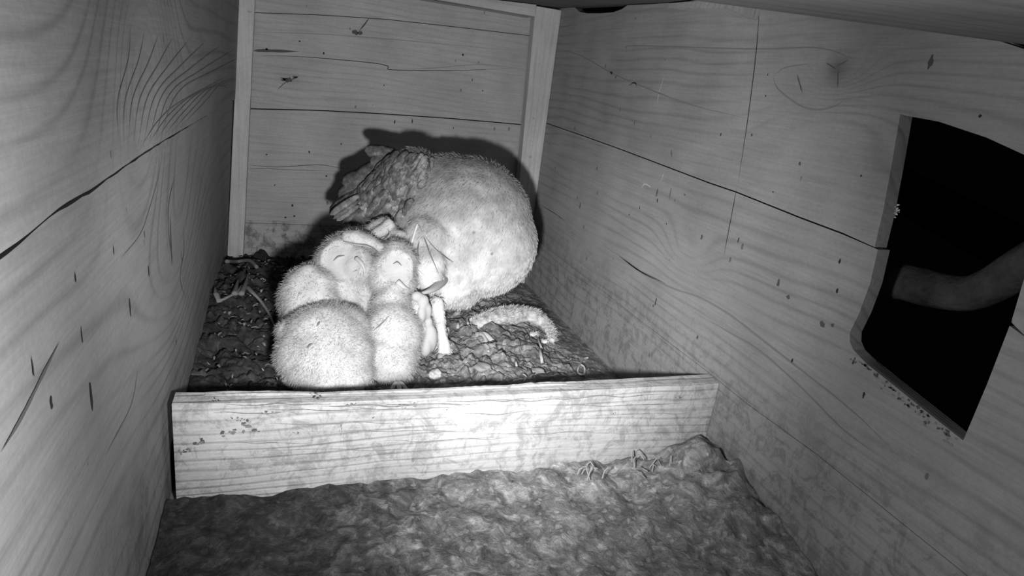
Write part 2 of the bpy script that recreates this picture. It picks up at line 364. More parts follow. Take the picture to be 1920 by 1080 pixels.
def lean_left(y, z): return float(np.clip(1+y/0.6, 0, 1))*(-0.013+0.052*z)
mb.v = [(x+lean_left(y, z), y, z) for x, y, z in mb.v]
tag(mb.build('wall_left', [M_left, M_crack, M_crack, M_stain, M_line, M_relief]), 'left wall of two wide pine boards with swirling grain', kind='structure')

# floor, roof, front wall
mb = MB(); mb.box((-0.03, YF-0.02, -0.02), (W+0.03, 0.03, 0.0))
tag(mb.build('floor', M_floor), 'wooden box floor', kind='structure')
ry = [p[0] for p in roof]; rzz = [p[1] for p in roof]
smooth_roof = [(0.02, 0.53)] + [Rw(*p) for p in ((1030,17),(1180,9),(1330,2),(1430,3),(1560,12),(1660,29),(1810,55),(1920,91))] + [(YF-0.02, 0.432)]
def roof_z(x, y):
    return float(np.interp(-y, [-p[0] for p in smooth_roof], [p[1] for p in smooth_roof])) - 0.045*(W-x) + 0.001
gx = np.linspace(-0.03, W+0.018, 8); gy = np.linspace(0.03, YF-0.02, 60); v = []; f = []
for y in gy:
    for x in gx: v.append((x, y, roof_z(x, y)))
n0 = len(v); v += [(a, b, c+0.014) for a, b, c in v]
nx = len(gx)
for j in range(len(gy)-1):
    for i in range(nx-1):
        a = j*nx+i; f.append((a, a+1, a+nx+1, a+nx)); f.append((n0+a, n0+a+nx, n0+a+nx+1, n0+a+1))
for j in range(len(gy)-1):
    for i in (0, nx-1): a = j*nx+i; f.append((a, a+nx, n0+a+nx, n0+a))
tag(meshobj('ceiling', v, f, M_ceil), 'sloping board roof of the box', kind='structure')
mb = MB(); mb.box((-0.03, YF-0.02, 0), (W+0.03, YF, 0.5))
tag(mb.build('wall_front', M_right), 'front wall behind the camera', kind='structure')

# corner battens and roof battens
def bevel(o, w, seg=2):
    b = o.modifiers.new('bevel', 'BEVEL'); b.width = w; b.segments = seg; b.limit_method = 'ANGLE'; return o
def hull_box(c0, c1):   # bottom quad, top quad
    mb = MB(); mb.add(list(c0)+list(c1), [(3,2,1,0),(4,5,6,7),(0,1,5,4),(1,2,6,5),(2,3,7,6),(3,0,4,7)]); return mb
def quad(ua, ub, v, y0, y1):
    a = at(ua, v, 1, y0); b = at(ub, v, 1, y0); z = (a[2]+b[2])/2
    return [(a[0], y0, z), (b[0], y0, z), (b[0], y1, z), (a[0], y1, z)]
bl = quad(424, 454, 497, -0.022, -0.0005); tl = quad(459, 480, 4, -0.022, -0.0005)
bl = [(max(x, 0.0005), y, 0.0) for x, y, z in bl]
tl = [(max(x, 0.0045), y, 0.5) for x, y, z in tl]
bl = [(-0.012, -0.022, 0), (bl[1][0], -0.022, 0), (bl[1][0], -0.0045, 0), (-0.012, -0.0045, 0)]
tl = [(0.0155, -0.022, 0.492), (tl[1][0], -0.022, 0.492), (tl[1][0], -0.0045, 0.492), (0.0155, -0.0045, 0.492)]
tag(bevel(hull_box(bl, tl).build('trim_1', M_batten), 0.0012), 'upright corner batten at the left of the back wall', kind='structure')
xb = at(970, 420, 1, -0.028)[0]; xt = at(1003, 25, 1, -0.028)[0]; xr0 = at(996, 400, 1, -0.028)[0]; xr1 = at(1030, 25, 1, -0.028)[0]
xr0 = min(xr0, W-0.001); xr1 = min(xr1, W-0.001)
br = [(xb, -0.028, 0), (W-0.0005, -0.028, 0), (W-0.0005, -0.0005, 0), (xb, -0.0005, 0)]
tr = [(xt, -0.028, 0.521), (W-0.0005, -0.028, 0.521), (W-0.0005, -0.0045, 0.521), (xt, -0.0045, 0.521)]
br = [(a, min(b, -0.0045), c) for a, b, c in br]
tag(bevel(hull_box(br, tr).build('trim_2', M_batten), 0.0012), 'upright corner batten at the right of the back wall', kind='structure')
M_block = wood('pine_block', 'x', 0.42, 80, 0.25, fleck=0.2)
M_endg = wood('pine_end_grain', 'z', 0.30, 120, 0.3, across='y', fleck=0.2)
a = at(835, 3, 1, -0.05); b = at(1003, 31, 1, -0.05)
top = lambda p: (p[0], p[1], roof_z(p[0], p[1])-0.0015)
x0, x1 = 0.02, b[0]; z0 = a[2] - (b[2]-a[2])/(b[0]-a[0])*(a[0]-x0); z1 = b[2]
c0 = [(x0, -0.05, z0), (x1, -0.05, z1), (x1, -0.0045, z1), (x0, -0.0045, z0)]
tag(bevel(hull_box(c0, [top(p) for p in c0]).build('trim_3', M_block), 0.001), 'roof batten along the top of the back wall', kind='structure')
A = at(1421, 38, 0, W-0.0005); Cc = at(1252, 15, 0, W-0.0005); Bq = at(1368, 15, 1, A[1]-0.004)
mb = MB(); lo = [A, Bq, Cc]; hi = [top(p) for p in lo]
mb.add(lo+hi, [(0,1,2), (5,4,3), (1,2,5,4), (2,0,3,5)], 0); mb.add([lo[0], lo[1], hi[1], hi[0]], [(0,1,2,3)], 1)
tag(mb.build('trim_4', [M_block, M_endg]), 'wedge-shaped roof block on the right wall', kind='structure')

# ------------------------------------------------------------------ the low board across the floor
edge = [at(*p, 1, -0.64) for p in ((331,735),(450,735),(600,735),(720,731),(830,727),(950,722),(1040,717),(1150,711),(1250,706),(1336,701))]
ex = [p[0] for p in edge]; ez = [p[2] for p in edge]
xs = np.linspace(0.0075, W-0.001, 140); v = []; f = []
prof = lambda x: float(np.interp(x, ex, ez))
for i, x in enumerate(xs):
    z = prof(x); n1 = vnoise(np.array(x*90), np.array(1.3), 3)*0.0016; n2 = vnoise(np.array(x*150), np.array(7.7), 4)*0.0014
    w = 0.020
    v += [(x, -0.64, 0.001), (x, -0.64, z-0.001+n1*0.6), (x, -0.6408, z+n1*0.5), (x, -0.645, z+n2*0.5-0.0004), (x, -0.652, z-0.0006), (x, -0.6585, z-0.001+n2*0.4),
          (x, -0.6600, z-0.0024+n2), (x, -0.6600-0.0008*math.sin(x*60), z-0.02), (x, -0.6600, z-0.045), (x, -0.660, z-0.07), (x, -0.660, 0.001)]
k = 11
for i in range(len(xs)-1):
    for j in range(k): f.append((i*k+j, i*k+(j+1) % k, (i+1)*k+(j+1) % k, (i+1)*k+j))
f.append(tuple(range(k-1, -1, -1))); f.append(tuple(range((len(xs)-1)*k, len(xs)*k)))
sill = empty('wooden_board', (0.27, -0.65, 0.0))
pm_ = MB(); pm_.add(v, f, 0); ns = len(pm_.v)
SF = lambda a, b: np.array([*(lambda p: (p[0], -0.6600-0.0008*abs(math.sin(p[0]*60))-0.0003, p[2]))(at(a, b, 1, -0.6600))])
for (u0, u1, v0, w_) in ((420,620,757,0.0012),(600,800,760,0.0016),(640,860,764,0.0010),(700,900,756,0.0014),(820,1010,752,0.0012),(900,1100,750,0.0010),(500,700,768,0.0010),(1000,1250,744,0.0009),(400,560,772,0.0009),(860,1000,776,0.0008),(500,760,792,0.0006),(620,900,806,0.0006),(1050,1290,760,0.0006),(900,1150,812,0.0006),(700,960,826,0.0006),(420,600,830,0.0006),(1100,1300,778,0.0005),(480,800,842,0.0006)):
    n_ = 7; strip(pm_, [SF(u0+(u1-u0)*t, v0+random.uniform(-2.5, 2.5)-8*t*(t-0.2)*(u1 > 900)) for t in np.linspace(0, 1, n_)], w_, 1, (0,-1,0), 0.9)
for (a, b, ra, rb) in ((455,795,14,7),(430,812,12,6),(478,806,7,4),(445,784,8,3),(590,742,10,4),(640,806,3,6),(500,770,7,3),(380,830,8,6),(835,768,3,3),(405,750,5,3),(1270,742,4,2),(1150,775,4,2),(560,812,4,3),(700,782,3,2),(350,842,9,6),(760,760,10,3),(660,757,9,3)):
    for q_ in range(7):
        blob(pm_, SF(a+random.gauss(0, ra*0.8), b+random.gauss(0, rb*0.8)), ra*0.22/1500*random.uniform(.5,1.4), rb*0.35/1500*random.uniform(.5,1.4), 1+(q_ % 2), (1,0,0), (0,0,1), (0,-1,0))
keep(pm_.build('plank', [M_sill, M_smudge, M_stain]), sill)
mb = MB()   # splinters lifting along the top edge
for (u0, u1, vv, h) in ((385,600,732,0.004),(955,1060,722,0.004),(600,840,734,0.002),(840,950,729,0.0025)):
    xa = at(u0, vv, 1, -0.642)[0]; xb_ = at(u1, vv, 1, -0.642)[0]; n = 14; v = []
    for i, x in enumerate(np.linspace(xa, xb_, n)):
        e = math.sin(math.pi*(i+0.3)/(n-0.4))**0.4; z = prof(x)
        v += [(x, -0.6405, z-0.001), (x, -0.6412, z+h*0.45*e*(0.7+0.5*random.random())), (x, -0.6445, z+h*0.3*e), (x, -0.6465, z-0.0005)]
    mb.add(v, [(i*4+j, i*4+j+1, i*4+j+5, i*4+j+4) for i in range(n-1) for j in range(3)])
keep(mb.build('splinter_edge', M_sill), sill)
tag(sill, 'pale weathered wooden board standing on edge across the whole nest floor', 'board')

# ------------------------------------------------------------------ litter
m = NT('litter'); P = m.pos()
n1 = m.noise(P, 55.0, 6.0, 0.7, 0.6); n2 = m.noise(P, 240.0, 4.0, 0.7); vo = m.voro(P, 230.0)
bits = m.step(m.sep(vo.outputs['Color'])[0], 0.90, 0.94)
c = m.ramp(n1, [(0.30, 0.045), (0.5, 0.13), (0.68, 0.27)])
c = m.math('MULTIPLY', c, m.math('ADD', 0.55, m.math('MULTIPLY', n2, 0.9)))
c = m.math('ADD', c, m.math('MULTIPLY', m.math('MULTIPLY', bits, n2), 0.16))
side_tone = m.step(m.math('ADD', m.sep(P)[0], m.math('MULTIPLY', m.math('SUBTRACT', n1, 0.5), 0.12)), 0.10, 0.34); c = m.math('MULTIPLY', c, m.math('ADD', 0.30, m.math('MULTIPLY', side_tone, 1.3)))  # litter darker toward the left, lighter toward the right
m.color(m.comb(c, c, c)); m.bump(m.math('ADD', n1, m.math('MULTIPLY', n2, 0.5)), 0.0035); M_litter = m.mat

def litter_h(x, y):
    x = np.asarray(x, float); y = np.asarray(y, float)
    # the mound fills the nest, thins out toward the right wall and toward the low board
    rx = np.clip((0.505-x)/0.14, 0, 1); fy = np.clip((y+0.60)/0.12, 0, 1)
    fr = np.clip((-0.36-y)/0.16, 0, 1); fr = fr*fr*(3-2*fr)
    h = 0.010 + rx*(0.014 + 0.005*fr)
    h += 0.034*np.exp(-((x-0.01)/0.07)**2-((y+0.27)/0.19)**2) + 0.012*np.exp(-((x-0.40)/0.07)**2-((y+0.40)/0.09)**2)
    wx = x + 0.02*(vnoise(x*18, y*18, 11)-0.5); wy = y + 0.02*(vnoise(x*18, y*18, 12)-0.5)
    a = np.zeros_like(x)
    for s_, w_, sd in ((26, 0.011, 1), (55, 0.0085, 2), (110, 0.0050, 3), (230, 0.0022, 4)):
        q = 1-2*np.abs(vnoise(wx*s_, wy*s_*1.4, sd)-0.5); a += w_*(1-q)*1.2
    k_ = 0.3+0.7*rx
    h = h + a*k_ - 0.004
    right = np.clip((x-0.515)/0.03, 0, 1); h = h*(1-right)+0.002*right
    return np.maximum(h, 0.0012)
nx, ny = 330, 390
X, Y = np.meshgrid(np.linspace(0, 1, nx), np.linspace(-0.638, -0.001, ny))
XL = 0.001 - 0.0125*np.clip(1+Y/0.6, 0, 1); X = XL + X*(W-0.001-XL)
Z = litter_h(X, Y)
v = np.stack([X.ravel(), Y.ravel(), Z.ravel()], 1)
idx = np.arange(nx*ny).reshape(ny, nx)
f = np.stack([idx[:-1,:-1].ravel(), idx[:-1,1:].ravel(), idx[1:,1:].ravel(), idx[1:,:-1].ravel()], 1)
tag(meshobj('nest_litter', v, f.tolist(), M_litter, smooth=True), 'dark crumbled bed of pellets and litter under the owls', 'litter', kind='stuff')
nx, ny = 200, 170
X, Y = np.meshgrid(np.linspace(0.001, W-0.001, nx), np.linspace(-1.34, -0.6625, ny))
Z = 0.002 + 0.030*np.exp(-((X-0.53)/0.07)**2-((Y+0.70)/0.07)**2)*(0.6+0.8*vnoise(X*60, Y*60, 21)) + 0.010*vnoise(X*40, Y*40, 22)*vnoise(X*9, Y*9, 23)*1.6 + 0.004*vnoise(X*140, Y*140, 24)
v = np.stack([X.ravel(), Y.ravel(), Z.ravel()], 1); idx = np.arange(nx*ny).reshape(ny, nx)
f = np.stack([idx[:-1,:-1].ravel(), idx[:-1,1:].ravel(), idx[1:,1:].ravel(), idx[1:,:-1].ravel()], 1)
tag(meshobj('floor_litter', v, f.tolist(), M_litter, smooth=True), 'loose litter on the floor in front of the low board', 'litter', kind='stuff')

def on_litter(u, v, dz=0.0):
    """where the ray of photo pixel (u, v) meets the litter"""
    d = MR @ np.array([(u-960)/F, 1, -(v-540)/F]); t = 0.3
    while t < 2:
        p = CAM+d*t
        if p[2] < float(litter_h(p[0], p[1])) or p[1] > -0.01: break
        t += 0.002
    p[2] = float(litter_h(p[0], p[1]))+dz; return p

M_straw = plain('straw', 0.30); M_flake = plain('flake_grey', 0.20); M_bone = None
mm = NT('bone'); nn = mm.noise(mm.pos(), 300, 3); cc = mm.ramp(nn, [(0.3, 0.36), (0.7, 0.62)]); mm.color(cc); mm.bump(nn, 0.0006); M_bone = mm.mat
mb = MB()   # crumbs and curls too many to count
for i in range(900):
    x = random.uniform(0.01, 0.50); y = random.uniform(-0.62, -0.02); z = float(litter_h(x, y))
    L = random.uniform(0.003, 0.011)*(1.5 if random.random() < 0.12 else 1); a = random.uniform(0, 6.28); w = random.uniform(0.0006, 0.0028)
    pts = [(x+math.cos(a)*L*(t-0.5), y+math.sin(a)*L*(t-0.5), z+0.0008+0.003*math.sin(t*3.1)*random.random()) for t in (0, 0.35, 0.7, 1)]
    mb.tube(pts, [w*0.5, w, w*0.9, w*0.4], 5, 0 if random.random() < 0.8 else 1, flat=0.45)
tag(mb.build('nest_crumbs', [M_flake, M_straw], smooth=True), 'small crumbs, hair curls and fragments strewn over the nest litter', 'debris', kind='stuff')
mb = MB()
for i in range(60):
    p = at(random.uniform(1080, 1400), random.uniform(800, 900), 2, 0.022)
    if p[1] > -0.668: continue
    if p[0] > 0.53: continue
    L = random.uniform(0.006, 0.02); a = random.uniform(0, 6.28)
    mb.tube([(p[0]-math.cos(a)*L/2, p[1]-abs(math.sin(a))*L/2, 0.02+random.random()*0.008), (p[0], p[1], 0.026+random.random()*0.01), (p[0]+math.cos(a)*L/2, p[1]-0.001, 0.024+random.random()*0.012)], 0.0007, 5)
tag(mb.build('straw_bits', M_straw), 'thin pale straws on the litter in front of the low board', 'straw', kind='stuff')

def bone_piece(name, label, cat, pts, rad, mat=None, flat=None, grp=None):
    mb = MB(); mb.tube(bez(pts, 5) if len(pts) > 2 else pts, rad, 8, 0, flat)
    o = mb.build(name, mat or M_bone, smooth=True); tag(o, label, cat, grp or ('bone fragments scattered on the litter' if name == 'bone_fragment' else None)); return o
def rad_for(pts, fn): n = len(bez(pts, 5)) if len(pts) > 2 else len(pts); return [fn(i/(n-1)) for i in range(n)]
P0 = lambda u, v, dz=0.002: on_litter(u, v, dz)
# looped bone near the board
lp = [P0(1103,673), P0(1093,676), P0(1085,690), P0(1083,700), P0(1088,706), P0(1095,703), P0(1095,693), P0(1089,686)]
bone_piece('pelvis_bone', 'small looped pale bone on the litter near the right end of the board', 'bone', lp, 0.0014)
pp = [P0(1012,660,0.003), P0(1016,685,0.003)]
bone_piece('bone_fragment', 'short pale straight stick of bone below the dead vole', 'bone', pp, 0.0022)
pp = [P0(840,620,0.003), P0(836,630,0.004), P0(830,640,0.003)]
bone_piece('bone_fragment', 'stubby white bone piece right beside the chicks and adult leg', 'bone', pp, rad_for(pp, lambda t: 0.0045*(0.6+0.5*math.sin(3.1*t))))
pp = [P0(858,608,0.003), P0(858,620,0.003)]
bone_piece('bone_fragment', 'tiny upright pale chip left of the dead vole', 'bone', pp, 0.0024)
pp = [P0(935,572,0.003), P0(930,580,0.003), P0(922,585,0.003)]
bone_piece('bone_fragment', 'thin pale chip behind the dead vole', 'bone', pp, 0.0018)
pp = [P0(966,678,0.002), P0(968,690,0.002)]
bone_piece('bone_fragment', 'bright white sliver in the litter below the middle of the vole', 'bone', pp, 0.0014)
pp = [P0(913,662,0.002), P0(917,667,0.002)]
bone_piece('bone_fragment', 'very small white grain in the litter below the vole rump', 'bone', pp, 0.0018)
# crumpled white lump
def rough_ball(name, c, r, mat, label, cat, sq=(1,1,0.7), amp=0.25):
    bm = bmesh.new(); bmesh.ops.create_icosphere(bm, subdivisions=3, radius=1)
    for q in bm.verts:
        p = q.co.copy(); k = 1+amp*(math.sin(p.x*5+p.y*3)+math.sin(p.z*7+p.x*4)+random.uniform(-.5,.5))*0.5
        q.co = Vector((p.x*sq[0]*k*r+c[0], p.y*sq[1]*k*r+c[1], p.z*sq[2]*k*r+c[2]))
    me = bpy.data.meshes.new(name); bm.to_mesh(me); bm.free(); me.materials.append(mat)
    for q in me.polygons: q.use_smooth = True
    return tag(link(bpy.data.objects.new(name, me)), label, cat, 'droppings near the low board')
c_ = P0(816,706,0.003); rough_ball('dropping', c_, 0.008, M_bone, 'crumpled whitish lump beside the front chick and the low board', 'dropping')
c_ = P0(1005,700,0.002); rough_ball('dropping', c_, 0.009, M_straw, 'flat pale patch of dropping near the board below the bone stick', 'dropping', (1.3,0.8,0.35))
c_ = P0(905,692,0.002); rough_ball('dropping', c_, 0.011, M_straw, 'flat greyish dropping left of the pale patch near the board', 'dropping', (1,1,0.3))
# curled dried skin at the back left
mb = MB()
M_skin = plain('dried_skin', 0.22)
for pl in (((405,560),(412,573),(428,566),(445,556),(452,545)), ((412,575),(405,560),(403,546)), ((440,560),(443,545),(447,532)), ((452,560),(460,545),(466,520)), ((463,545),(475,560),(490,575),(505,600),(515,625))):
    P_ = [P0(a, b, 0.006) for a, b in pl]; mb.tube(bez(P_, 4), rad_for(P_, lambda t: 0.0045*(1-0.7*t)) if False else [0.0042*(1-0.75*i/(4*(len(P_)-1))) for i in range(4*(len(P_)-1)+1)], 7, 0, 0.6)
tag(mb.build('dried_skin', M_skin, smooth=True), 'spiky curled piece of dried skin in the back left litter', 'remains')
# root-like black twigs at the back edge
mb = MB(); P_ = [P0(a, b, 0.006) for a, b in ((425,503),(445,498),(468,500),(482,510))]
mb.tube(bez(P_, 5), 0.003, 7); tag(mb.build('twig', M_flake, smooth=True), 'dark curved twig at the foot of the left corner batten', 'twig')

# ------------------------------------------------------------------ dead vole
m = NT('vole_fur'); P = m.pos(); n1 = m.noise(P, 500, 3, 0.7); n2 = m.noise(P, 90, 3); sp = m.sep(P)
st = m.noise(m.comb(m.math('MULTIPLY', sp[0], 150), m.math('MULTIPLY', sp[1], 900), m.math('MULTIPLY', sp[2], 900)), 1, 2)
c = m.math('MULTIPLY', m.ramp(n2, [(0.34, 0.36), (0.50, 0.72), (0.66, 0.86)]), m.math('ADD', 0.55, m.math('MULTIPLY', st, 0.9))); m.color(m.comb(c, c, c)); m.bump(n1, 0.0012); M_vole = m.mat
def remesh(name, parts, voxel, mats, parent=None, smooth_it=6, fac=0.5):
    """one continuous skin over overlapping ellipsoids: (centre, radii, euler)"""
    bm = bmesh.new()
    for (c, r, e) in parts:
        mat = Matrix.Translation(Vector(c)) @ Euler(e).to_matrix().to_4x4() @ Matrix.Diagonal((*r, 1))
        bmesh.ops.create_icosphere(bm, subdivisions=3, radius=1, matrix=mat)
    me = bpy.data.meshes.new('tmp'); bm.to_mesh(me); bm.free()
    o = bpy.data.objects.new('tmp', me); scene.collection.objects.link(o)
    rm = o.modifiers.new('r', 'REMESH'); rm.mode = 'VOXEL'; rm.voxel_size = voxel
    sm = o.modifiers.new('s', 'SMOOTH'); sm.iterations = smooth_it; sm.factor = fac
    dg = bpy.context.evaluated_depsgraph_get(); dg.update()
    out = bpy.data.meshes.new_from_object(o.evaluated_get(dg)); out.name = name
    bpy.data.objects.remove(o); bpy.data.meshes.remove(me)
    out.materials.clear()
    for m_ in (mats if isinstance(mats, (list, tuple)) else [mats]): out.materials.append(m_)
    out.polygons.foreach_set('use_smooth', np.ones(len(out.polygons), dtype=bool))
    ob = bpy.data.objects.new(name, out); link(ob)
    if parent is not None: keep(ob, parent)
    return ob
def arrays(me):
    v = np.empty(len(me.vertices)*3); me.vertices.foreach_get('co', v); v = v.reshape(-1, 3)
    n = np.empty(len(me.vertices)*3); me.vertices.foreach_get('normal', n); n = n.reshape(-1, 3)
    return v, n
def down(name, body, parent, mat, count, length, width, lean=(0, 0, -0.35), spread=0.30, mask=None, up=0.5, curl=0.3):
    """fine down standing on the body's skin: narrow tapering barbs"""
    me = body.data; V, N = arrays(me)
    if mask is not None: ids = np.where(mask(V, N))[0]
    else: ids = np.arange(len(V))
    pick = rng.choice(ids, count); p = V[pick] + rng.normal(0, 0.0009, (count, 3)); n = N[pick]
    lean = np.array(lean) if not callable(lean) else lean(p, n)
    d = n*up + lean + rng.normal(0, spread, (count, 3))
    d -= n*np.minimum((d*n).sum(1) - 0.12, 0)[:, None]
    d /= np.linalg.norm(d, axis=1)[:, None]
    L = length*rng.uniform(0.5, 1.25, count)[:, None]
    s = np.cross(d, rng.normal(0, 1, (count, 3))); s /= np.linalg.norm(s, axis=1)[:, None]
    w = width*rng.uniform(0.6, 1.2, count)[:, None]
    g = np.array([0, 0, -1.0])*curl
    a = p - n*0.0006; q1 = p+d*L*0.5; q2 = p + d*L + g*L*0.4
    v = np.stack([a-s*w*0.5, a+s*w*0.5, q1-s*w*0.5, q1+s*w*0.5, q2], 1).reshape(-1, 3)
    b = np.arange(count)*5
    f = [(i, i+1, i+3, i+2) for i in b.tolist()] + [(i+2, i+3, i+4) for i in b.tolist()]
    o = meshobj(name, v, f, mat, smooth=True); keep(o, parent); return o

vo_ = [P0(a, b, dz) for a, b, dz in ((900,612,0.006),(930,606,0.009),(965,602,0.010),(995,604,0.010),(1015,612,0.008),(1030,628,0.006),(1034,642,0.004))]
vole = empty('dead_vole', tuple(vo_[2]-np.array([0,0,0.01])))
rr_ = (0.014, 0.0185, 0.0195, 0.018, 0.0125, 0.0095, 0.006); parts = []
path = bez(vo_, 3)
for i, p in enumerate(path):
    r = float(np.interp(i/3, range(7), rr_)); parts.append((p, (r, r, r*0.62), (0,0,0)))
parts += [(P0(885,604,0.004), (0.006,0.004,0.004), (0,0,0)), (P0(1000,632,0.003), (0.010,0.005,0.004), (0,0,0.3)), (P0(1020,645,0.003), (0.006,0.005,0.003), (0,0,0))]
vb = remesh('body', parts, 0.002, M_vole, vole, 4)
down('fur', vb, vole, M_vole, 5000, 0.0055, 0.0005, lean=(0.5, 0.1, 0.0), spread=0.25, up=0.4, curl=0.1)
mb = MB(); tp = [P0(900,618,0.004), P0(885,628,0.003), P0(876,640,0.003), P0(885,634,0.004), P0(905,628,0.003), P0(925,634,0.003)]
tp = [P0(890,606,0.006), P0(882,602,0.006), P0(875,604,0.005), P0(877,612,0.004)]
mb.tube(bez(tp, 5), [0.0028-0.0012*i/15 for i in range(16)], 7); keep(mb.build('tail', M_bone, smooth=True), vole)
mb = MB(); tp = [P0(1008,640,0.004), P0(1012,650,0.003), P0(1015,656,0.002)]; mb.tube(tp, 0.0016, 6); keep(mb.build('foot', M_bone, smooth=True), vole)
tag(vole, 'dead pale-furred vole lying curled on the litter right of the owls', 'vole')

# ------------------------------------------------------------------ owl materials
def downmat(name, lo, hi, sss=0.0, speck=0.0, trans=0.25, back=None):
    m = NT(name); P = m.pos(); n1 = m.noise(P, 45, 3, 0.55); c = m.ramp(n1, [(0.3, lo), (0.7, hi)])
    if speck:
        vo = m.voro(P, 75.0); r0 = m.sep(vo.outputs['Color'])[0]
        k = m.step(m.math('SUBTRACT', m.math('MULTIPLY', m.math('SUBTRACT', r0, 0.62), 0.5), vo.outputs['Distance']), -0.02, 0.03)
        c = m.math('MULTIPLY', c, m.math('SUBTRACT', 1.0, m.math('MULTIPLY', k, speck)))
        c = m.comb(c, c, c)
    if back:   # greyer with height, paler below, the border broken by mottling
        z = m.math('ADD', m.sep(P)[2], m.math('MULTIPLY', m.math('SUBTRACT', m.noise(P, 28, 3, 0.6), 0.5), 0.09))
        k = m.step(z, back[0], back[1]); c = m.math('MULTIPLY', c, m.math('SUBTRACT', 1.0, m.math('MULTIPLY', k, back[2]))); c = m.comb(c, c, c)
    m.color(c); m.bsdf.inputs['Roughness'].default_value = 1.0; m.bsdf.inputs['Specular IOR Level'].default_value = 0.0
    if sss:
        m.bsdf.inputs['Subsurface Weight'].default_value = sss; m.bsdf.inputs['Subsurface Radius'].default_value = (1, 1, 1); m.bsdf.inputs['Subsurface Scale'].default_value = 0.006
    m.bump(m.noise(P, 260, 3, 0.6), 0.0008)
    if trans:
        tr = m.n('ShaderNodeBsdfTranslucent'); m.put(tr.inputs[0], c); mx = m.n('ShaderNodeMixShader'); mx.inputs[0].default_value = trans
        m.t.links.new(m.bsdf.outputs[0], mx.inputs[1]); m.t.links.new(tr.outputs[0], mx.inputs[2]); m.t.links.new(mx.outputs[0], m.out.inputs[0])
    return m.mat
M_chick = downmat('chick_skin_down', 0.50, 0.64, trans=0.0)
M_down = downmat('chick_down', 0.60, 0.72, trans=0.5)
M_disc = downmat('facial_disc_feather', 0.72, 0.80, trans=0.0)
TOP_GREY = (0.09, 0.25, 0.54)   # heights in the owl's own frame
M_adult = downmat('adult_plumage', 0.48, 0.88, speck=0.45, trans=0.0, back=TOP_GREY)
M_adown = downmat('adult_barbs', 0.66, 0.80, trans=0.3, back=TOP_GREY)
M_white = downmat('white_plumage', 0.78, 0.84, trans=0.0)
M_lid = plain('eyelid', 0.20); M_beak = plain('beak_horn', 0.55, 0.5); M_abeak = plain('adult_beak_horn', 0.42, 0.6); M_toe = plain('toe_skin', 0.50); M_claw = plain('claw_horn', 0.10, 0.4)

def unit(a): a = np.array(a, float); return a/np.linalg.norm(a)
def to_cam(p): return unit(CAM-np.array(p))
def dish(ob, c, n, R, rim=0.003, deep=0.004, off=None):
    """press a shallow facial disc with a raised rim into the skin"""
    o = off if off is not None else np.zeros(3)
    V, N = arrays(ob.data); d = V - np.array(c); n = unit(n); h = d@n; rad = np.linalg.norm(d-np.outer(h, n), axis=1)/R
    k = (np.abs(h) < R*1.3) & ((N@n) > 0.0)
    disp = rim*np.exp(-((rad-1)/0.13)**2) - deep*np.clip(1-rad**2, 0, 1)**0.7
    V[k] += np.outer(disp[k], n); ob.data.vertices.foreach_set('co', V.ravel()); ob.data.update()
def surf(ob, p, n, lift=0.0):
    """push point p along n onto the outside of ob's skin"""
    V, N = arrays(ob.data); p = np.array(p); n = unit(n); d = V-p; h = d@n; rad = np.linalg.norm(d-np.outer(h, n), axis=1)
    k = rad < 0.004
    return p + n*((h[k].max() if k.any() else 0)+lift)
def slit(name, ob, parent, pts, width, mat, lift=0.0008):
    P_ = []
    for (u, v, y) in pts:
        p = at(u, v, 1, y); P_.append(surf(ob, p, to_cam(p), lift))
    mb = MB(); q = bez(P_, 5); n = len(q); mb.tube(q, [width*(0.25+0.75*math.sin(math.pi*i/(n-1))) for i in range(n)], 6)
    return keep(mb.build(name, mat, smooth=True), parent)
def foot(name, parent, pos, heading, s=1.0, side=1):
    mb = MB(); pos = np.array(pos); 
    for a, L in ((-0.55, 0.017), (0.0, 0.021), (0.5, 0.018)):
        t = heading+a; d = np.array([math.cos(t), math.sin(t), 0])
        pts = [pos, pos+d*L*0.4*s+np.array([0,0,0.0035*s]), pos+d*L*0.8*s+np.array([0,0,0.0015*s]), pos+d*L*s]
        mb.tube(bez(pts, 3), [0.0034*s*(1-0.35*i/9) for i in range(10)], 7)
        e = pos+d*L*s; mb.tube(bez([e, e+d*0.004*s+np.array([0,0,0.0006]), e+d*0.008*s-np.array([0,0,0.0018*s])], 3), [0.0013*s*(1-0.85*i/6) for i in range(7)], 6, 1)
    return keep(mb.build(name, [M_toe, M_claw], smooth=True), parent)

# ------------------------------------------------------------------ adult owl
ad = empty('barn_owl', (0.30, -0.34, 0.02))
Q = lambda u, v, y: at(u, v, 1, y)
parts = [(Q(872,422,-0.28), (0.103,0.092,0.102), (0,0,0)),
         (Q(905,455,-0.30), (0.082,0.080,0.080), (0,0,0)),
         (Q(845,505,-0.33), (0.045,0.050,0.055), (0,0,0)),
         (Q(840,362,-0.26), (0.075,0.070,0.058), (0,0,0)),
         (Q(765,350,-0.26), (0.052,0.050,0.058), (0,0.5,0)),
         (Q(715,385,-0.26), (0.040,0.035,0.048), (0,0.6,0)),
         (Q(812,430,-0.31), (0.052,0.050,0.055), (0,0,0)),
         (Q(800,462,-0.345), (0.037,0.036,0.045), (0,-0.1,0)),
         (Q(800,500,-0.375), (0.027,0.026,0.032), (0,-0.2,0)), (Q(840,480,-0.345), (0.036,0.034,0.045), (0,0,0)),
         (Q(806,522,-0.392), (0.018,0.018,0.020), (0,-0.2,0)),
         (Q(838,548,-0.36), (0.017,0.020,0.024), (0,0.3,0)),
         *[(Q(819+2.2*i, 572+13*i, -0.395-0.005*i), (r_, r_, 0.013), (0,0,0)) for i, r_ in enumerate((0.011,0.010,0.0085,0.0075,0.007,0.0075,0.009,0.010))],
         (Q(865,545,-0.31), (0.030,0.030,0.026), (0,0,0))]
